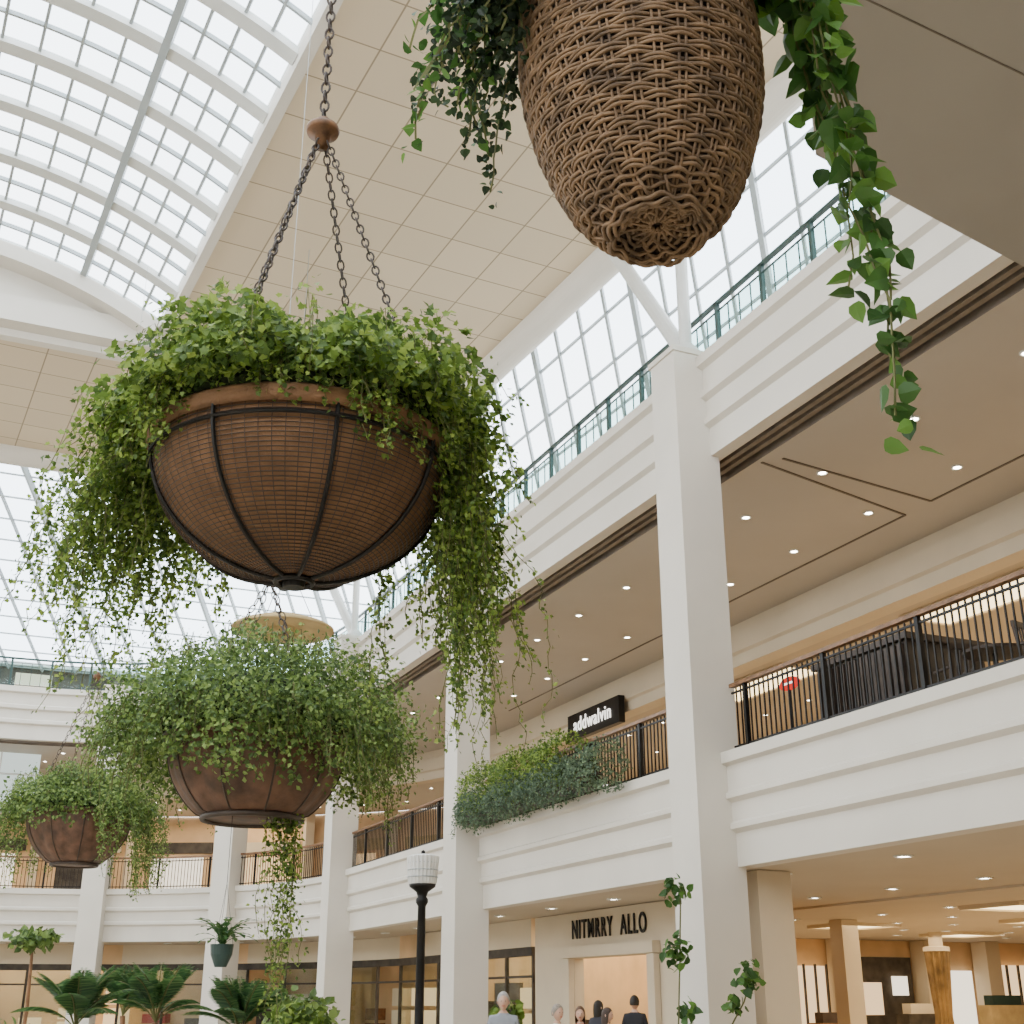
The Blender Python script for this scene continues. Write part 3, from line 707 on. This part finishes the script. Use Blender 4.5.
# ---------------------------------------------------------------- ground plants
def palm(x,y,h,L,n=18):
    root=empty('potted_palm'); mb=MB(); mb.lathe([(.001,0),(.2,0),(.3,.45),(.33,.5),(.28,.5),(.27,.42),(.001,.42)],(x,y,0),TERRA,24)
    mb.tube([(x,y,.4),(x+.05,y,h*.6),(x,y,h)],[.06,.05,.04],WOOD,8); lf=LF()
    for k in range(n):
        a=random.uniform(0,6.283); d=np.array([math.cos(a),math.sin(a),random.uniform(.8,4.5)]);d/=np.linalg.norm(d); p=np.array([x,y,h]);pts=[]
        for s in range(14): pts.append(p.copy()); p=p+d*L/14; d=d+np.array([0,0,-.10]);d/=np.linalg.norm(d)
        mb.tube(pts,.008,STEM,4); pts=np.array(pts[3:]); tt=np.gradient(pts,axis=0); tt/=np.linalg.norm(tt,axis=1,keepdims=True)
        sd=np.cross(tt,[0,0,1.]); sd/=np.linalg.norm(sd,axis=1,keepdims=True); up=np.cross(sd,tt)
        for sg_ in (-1,1):
            for o in (0,.33,.66):
                P=pts+tt*o*L/14; l=np.sin(np.linspace(.5,2.9,len(P)))*.28*L
                lf.add(P,up,sd*sg_+tt*.6-np.array([0,0,.25]),l,(SML[0]*np.array([.2,1,1]),SML[1]))
    mb.obj('stem_and_pot',root); lf.obj('fronds',LEAFP,root)
for x,y,h,L in ((1.75,17,1.3,.85),(2.85,18,1.35,.85),(3.85,17.5,1.2,.85),(2.9,21.5,1.4,.85)): palm(x,y,h,L)
def bush(name,x,y,z0,rad,n,lm,leaf,pot=True,squash=.75):
    root=empty(name); mb=MB(); lf=LF()
    if pot: mb.lathe([(.001,0),(.22,0),(.32,.45),(.34,.5),(.28,.5),(.27,.42),(.001,.42)],(x,y,0),TERRA,24)
    mb.tube([(x,y,.3),(x+.04,y,z0*.6),(x,y,z0)],[.035,.03,.02],WOOD,7)
    for k in range(14):
        d=rdir(1)[0]; mb.tube([(x,y,z0-.1),(x+d[0]*rad*.7,y+d[1]*rad*.7,z0+d[2]*rad*.7)],.008,STEM,4)
    d=rdir(n); P=np.array([x,y,z0])+d*rng.uniform(.3,1.1,n)[:,None]*rad*np.array([1,1,squash]); lf.add(P,d+rdir(n)*.6+[0,0,.4],rdir(n)+d*.3,leaf*rng.uniform(.6,1.2,n),BIG)
    mb.obj('trunk_and_pot',root); lf.obj('leaves',lm,root)
bush('potted_shrub',4.95,18.5,1.35,.5,600,LEAFB,.12); bush('potted_shrub',4.4,16.6,1.3,.4,500,LEAFA,.11)
bush('potted_tree',1.45,21.5,2.5,.36,220,LEAFB,.12,squash=.4); bush('potted_shrub',.75,15.6,1.1,.4,400,LEAFP,.13)
bush('potted_shrub',7.6,17.4,1.45,.22,120,LEAFA,.11)
root=empty('climbing_plant'); mb=MB(); lf=LF(); x,y=9.75,16.3
mb.lathe([(.001,0),(.2,0),(.28,.4),(.3,.45),(.25,.45),(.25,.38),(.001,.38)],(x+.15,y-.1,0),TERRA,24)
mb.tube([(x+.1,y,.3),(x-.03,y,1.2),(x+.05,y,2.2),(x+.12,y,3.2)],.012,STEM,5); mb.tube([(x+.15,y,.3),(x+.5,y-.2,1.0),(x+.85,y-.35,1.6),(x+1.0,y-.4,2.0)],.012,STEM,5)
for cx,cy,cz,r,n in ((x+.05,y,3.1,.22,34),(x,y,2.25,.26,55),(x+.95,y-.38,1.95,.28,55),(x+.7,y-.3,1.55,.2,24),(x+.1,y,1.5,.2,20)):
    d=rdir(n); lf.add(np.array([cx,cy,cz])+d*rng.uniform(.2,1,n)[:,None]*r,d+[0,-.6,.6],rdir(n)+[0,0,-.3],.13*rng.uniform(.7,1.2,n),BIG)
mb.obj('stems_and_pot',root); lf.obj('leaves',LEAFC,root)

# ---------------------------------------------------------------- chairs, table, counter, red sign on balcony
def chair(x,y,z,rot):
    mb=MB(); T=lambda p:(x+p[0]*math.cos(rot)-p[1]*math.sin(rot),y+p[0]*math.sin(rot)+p[1]*math.cos(rot),z+p[2])
    for a,b in ((-.2,-.2),(.2,-.2),(-.2,.2),(.2,.2)): mb.bar(T((a,b,0)),T((a*.95,b*.95,.45)),.035,.035,DBRN)
    mb.bar(T((0,-.22,.46)),T((0,.22,.46)),.46,.04,DBRN)
    for a in (-.2,.2): mb.bar(T((a,.2,.45)),T((a,.27,.95)),.035,.035,DBRN)
    for k in range(6): mb.bar(T((-.16+k*.065,.21,.46)),T((-.16+k*.065,.26,.92)),.02,.02,DBRN)
    mb.bar(T((-.22,.27,.95)),T((.22,.27,.95)),.04,.08,DBRN)
    mb.bar(T((-.21,-.15,.66)),T((-.21,.22,.66)),.04,.03,DBRN); mb.bar(T((.21,-.15,.66)),T((.21,.22,.66)),.04,.03,DBRN)
    mb.obj('cafe_chair')
def table(x,y,z):
    mb=MB(); mb.lathe([(.001,.72),(.42,.72),(.42,.76),(.001,.76)],(x,y,z),DBRN,32); mb.lathe([(.25,0),(.24,.03),(.04,.06),(.035,.72)],(x,y,z),BLK,16); mb.obj('cafe_table')
for x,y,r in ((12.6,13.2,3.0),(12.6,11.55,.2),(13.4,12.4,-1.6),(12.6,10.5,3.2),(12.7,8.9,.1)): chair(x,y,5.26,r)
for x,y in ((12.6,12.4),(12.7,9.7)): table(x,y,5.26)
mb=MB(); mb.box(12.7,14.2,14.2,16.3,5.26,6.65,DARKW)
for k in range(14): mb.box(12.62,12.7,14.25+k*.15,14.32+k*.15,5.3,6.6,DBRN)
mb.box(12.6,14.3,14.1,16.4,6.65,6.75,DBRN); mb.obj('slatted_service_counter')
root=empty('red_shop_sign'); mb=MB()
cx,cy,cz=14.5,19.6,7.35
vs=[(cx+.0,cy+.30*math.cos(a),cz+.13*math.sin(a)) for a in np.linspace(0,2*math.pi,25)[:-1]]; vs2=[(cx+.06,p[1],p[2]) for p in vs]
mb.add(vs+vs2,[tuple(range(24)),tuple(range(47,23,-1))]+[(i,(i+1)%24,24+(i+1)%24,24+i) for i in range(24)],ERED)
mb.box(cx-.01,cx-.002,cy-.18,cy+.18,cz-.015,cz+.02,ESIGN)
mb.tube([(cx+.03,cy,5.26),(cx+.03,cy,cz-.1)],.025,BLK,8); mb.lathe([(.2,0),(.2,.03),(.03,.05)],(cx+.03,cy,5.26),BLK,20,True); mb.obj('panel_and_stand',root)

# ---------------------------------------------------------------- people
def person(loc,rot,shirt,pants,hairc,h=1.72,long_hair=False,arm=0):
    s=h/1.72; root=empty('person')
    V=[(0,0,.95),(0,.01,1.12),(0,0,1.33),(0,.01,1.47),(0,0,1.55)]; RR=[(.145,.105),(.125,.095),(.16,.11),(.075,.065),(.052,.052)]
    E=[(0,1),(1,2),(2,3),(3,4)]
    for sd in (-1,1):
        b=len(V); fwd=-.10-arm*.15
        V+=[(sd*.165,0,1.42),(sd*.225,.02,1.13),(sd*.225,fwd,.92+arm*.15),(sd*.22,fwd-.03,.86+arm*.17),
            (sd*.085,0,.86),(sd*.10,-.01-.05*sd,.49),(sd*.105,.03-.05*sd,.09),(sd*.115,-.14-.05*sd,.035)]
        RR+=[(.062,.062),(.045,.045),(.032,.032),(.028,.036),(.088,.088),(.06,.06),(.042,.042),(.036,.03)]
        E+=[(2,b),(b,b+1),(b+1,b+2),(b+2,b+3),(0,b+4),(b+4,b+5),(b+5,b+6),(b+6,b+7)]
    me=bpy.data.meshes.new('body'); me.from_pydata(V,E,[]); o=bpy.data.objects.new('tmp',me); scn.collection.objects.link(o)
    o.modifiers.new('s','SKIN'); 
    for i,r in enumerate(RR): me.skin_vertices[0].data[i].radius=r
    me.skin_vertices[0].data[0].use_root=True
    sub=o.modifiers.new('u','SUBSURF'); sub.levels=2
    dg=bpy.context.evaluated_depsgraph_get(); nm=bpy.data.meshes.new_from_object(o.evaluated_get(dg)); bpy.data.objects.remove(o)
    nm.materials.clear(); sm=mat('shirt',shirt,.8,var=.08); pm_=mat('trousers',pants,.8,var=.1); hm=mat('hair',hairc,.6,var=.2,scale=40)
    for m in (sm,pm_,SKIN,BLK): nm.materials.append(m)
    for p in nm.polygons:
        c=p.center; k=0
        if abs(c.x)>.19 and c.z<.93+arm*.15: k=2
        elif c.z>1.49: k=2
        elif c.z<.10: k=3
        elif c.z<.93: k=1
        p.material_index=k; p.use_smooth=True
    nm.name='body'; b=bpy.data.objects.new('body',nm); scn.collection.objects.link(b); b.parent=root
    mb=MB()
    for sd in (-1,1):
        fwd=-.10-arm*.15; hx,hy,hz=sd*.22,fwd-.03,.86+arm*.17
        for k in range(4):
            y=hy-.028+k*.018; L=(.062,.075,.07,.055)[k]; mb.tube([(hx,y,hz-.02),(hx-sd*.005,y,hz-.02-L*.6),(hx-sd*.02,y,hz-.02-L)],[.010,.009,.007],SKIN,6)
        mb.tube([(hx-sd*.01,hy-.02,hz+.01),(hx-sd*.03,hy-.045,hz-.02),(hx-sd*.035,hy-.05,hz-.05)],[.011,.01,.008],SKIN,6)
    mb.obj('fingers',root,True)
    mb=MB(); n=20; vs=[];fs=[]
    hc=(0,-.015,1.64)
    for i in range(n+1):
        t=math.pi*i/n
        for k in range(24):
            a=2*math.pi*k/24; x=.076*math.sin(t)*math.cos(a); y=.096*math.sin(t)*math.sin(a); z=.115*math.cos(t)
            if z<0: x*=1-.35*(-z/.115)**1.5; y=y*(1-.25*(-z/.115)) - .012*(-z/.115)
            if y<-.05 and abs(x)<.018 and -.035<z<.012: y-=.018*(1-abs(x)/.018)*(1-(z+.035)/.07)
            vs.append((hc[0]+x,hc[1]+y,hc[2]+z))
    for i in range(n):
        for k in range(24): fs.append((i*24+k,i*24+(k+1)%24,(i+1)*24+(k+1)%24,(i+1)*24+k))
    mb.add(vs,fs,SKIN)
    for sd in (-1,1):
        mb.lathe([(.001,.022),(.01,.018),(.013,0),(.01,-.018),(.001,-.025)],(sd*.078,0,1.635),SKIN,8)
        mb.lathe([(.001,.007),(.009,0),(.001,-.007)],(sd*.028,-.103,1.648),BLK,8)
    mb.tube([(-.022,-.1,1.588),(0,-.107,1.586),(.022,-.1,1.588)],.004,RED,5); mb.obj('head',root,True)
    mb=MB(); vs=[];fs=[]
    for i in range(n+1):
        t=math.pi*.62*i/n
        for k in range(24):
            a=2*math.pi*k/24; fr=max(0,-math.sin(a)); tt=t*(1-.52*fr)
            z=.128*math.cos(tt); rr=math.sin(tt)
            if long_hair and i>n*.6 and fr<.3: z-=.12*(i/n-.6)/.4
            vs.append((.087*rr*math.cos(a),hc[1]+.008+.107*rr*math.sin(a),hc[2]+.006+z))
    for i in range(n):
        for k in range(24): fs.append((i*24+k,i*24+(k+1)%24,(i+1)*24+(k+1)%24,(i+1)*24+k))
    mb.add(vs,fs,hm); mb.obj('hair',root,True)
    root.location=loc; root.rotation_euler=(0,0,rot); root.scale=(s,s,s)
person((7.15,16.5,0),-.4,(.30,.32,.36),(.08,.08,.1),(.42,.40,.38),1.68)
person((11.2,20.2,0),2.4,(.02,.02,.025),(.03,.03,.04),(.02,.015,.01),1.66)
person((10.6,20.4,0),1.9,(.03,.03,.04),(.03,.03,.04),(.02,.015,.01),1.58,True)
person((8.9,17.7,0),-.5,(.45,.08,.05),(.05,.05,.1),(.12,.06,.03),1.50,True)
person((9.5,18.0,0),.8,(.5,.35,.25),(.05,.05,.1),(.05,.03,.02),1.48,True)
person((7.9,16.4,0),.2,(.7,.7,.68),(.1,.1,.1),(.3,.25,.2),1.53)
person((6.0,21.4,0),3.0,(.02,.02,.02),(.02,.02,.02),(.02,.02,.02),1.62)
person((9.75,47.2,5.26),2.0,(.35,.04,.06),(.03,.03,.05),(.02,.02,.02),1.7,True,arm=1)

# ---------------------------------------------------------------- world
w=bpy.data.worlds.new('sky'); scn.world=w; w.use_nodes=True; nt=w.node_tree; nt.nodes.clear()
o=nt.nodes.new('ShaderNodeOutputWorld'); bg=nt.nodes.new('ShaderNodeBackground'); nt.links.new(bg.outputs[0],o.inputs[0])
tc=nt.nodes.new('ShaderNodeTexCoord'); nz=nt.nodes.new('ShaderNodeTexNoise'); nz.inputs['Scale'].default_value=2.5
rp=nt.nodes.new('ShaderNodeValToRGB'); rp.color_ramp.elements[0].position=.35; rp.color_ramp.elements[1].position=.65
rp.color_ramp.elements[0].color=(.84,.92,1,1); rp.color_ramp.elements[1].color=(.97,.985,1,1)
nt.links.new(tc.outputs['Generated'],nz.inputs['Vector']); nt.links.new(nz.outputs[0],rp.inputs[0]); nt.links.new(rp.outputs[0],bg.inputs[0]); bg.inputs[1].default_value=7.0
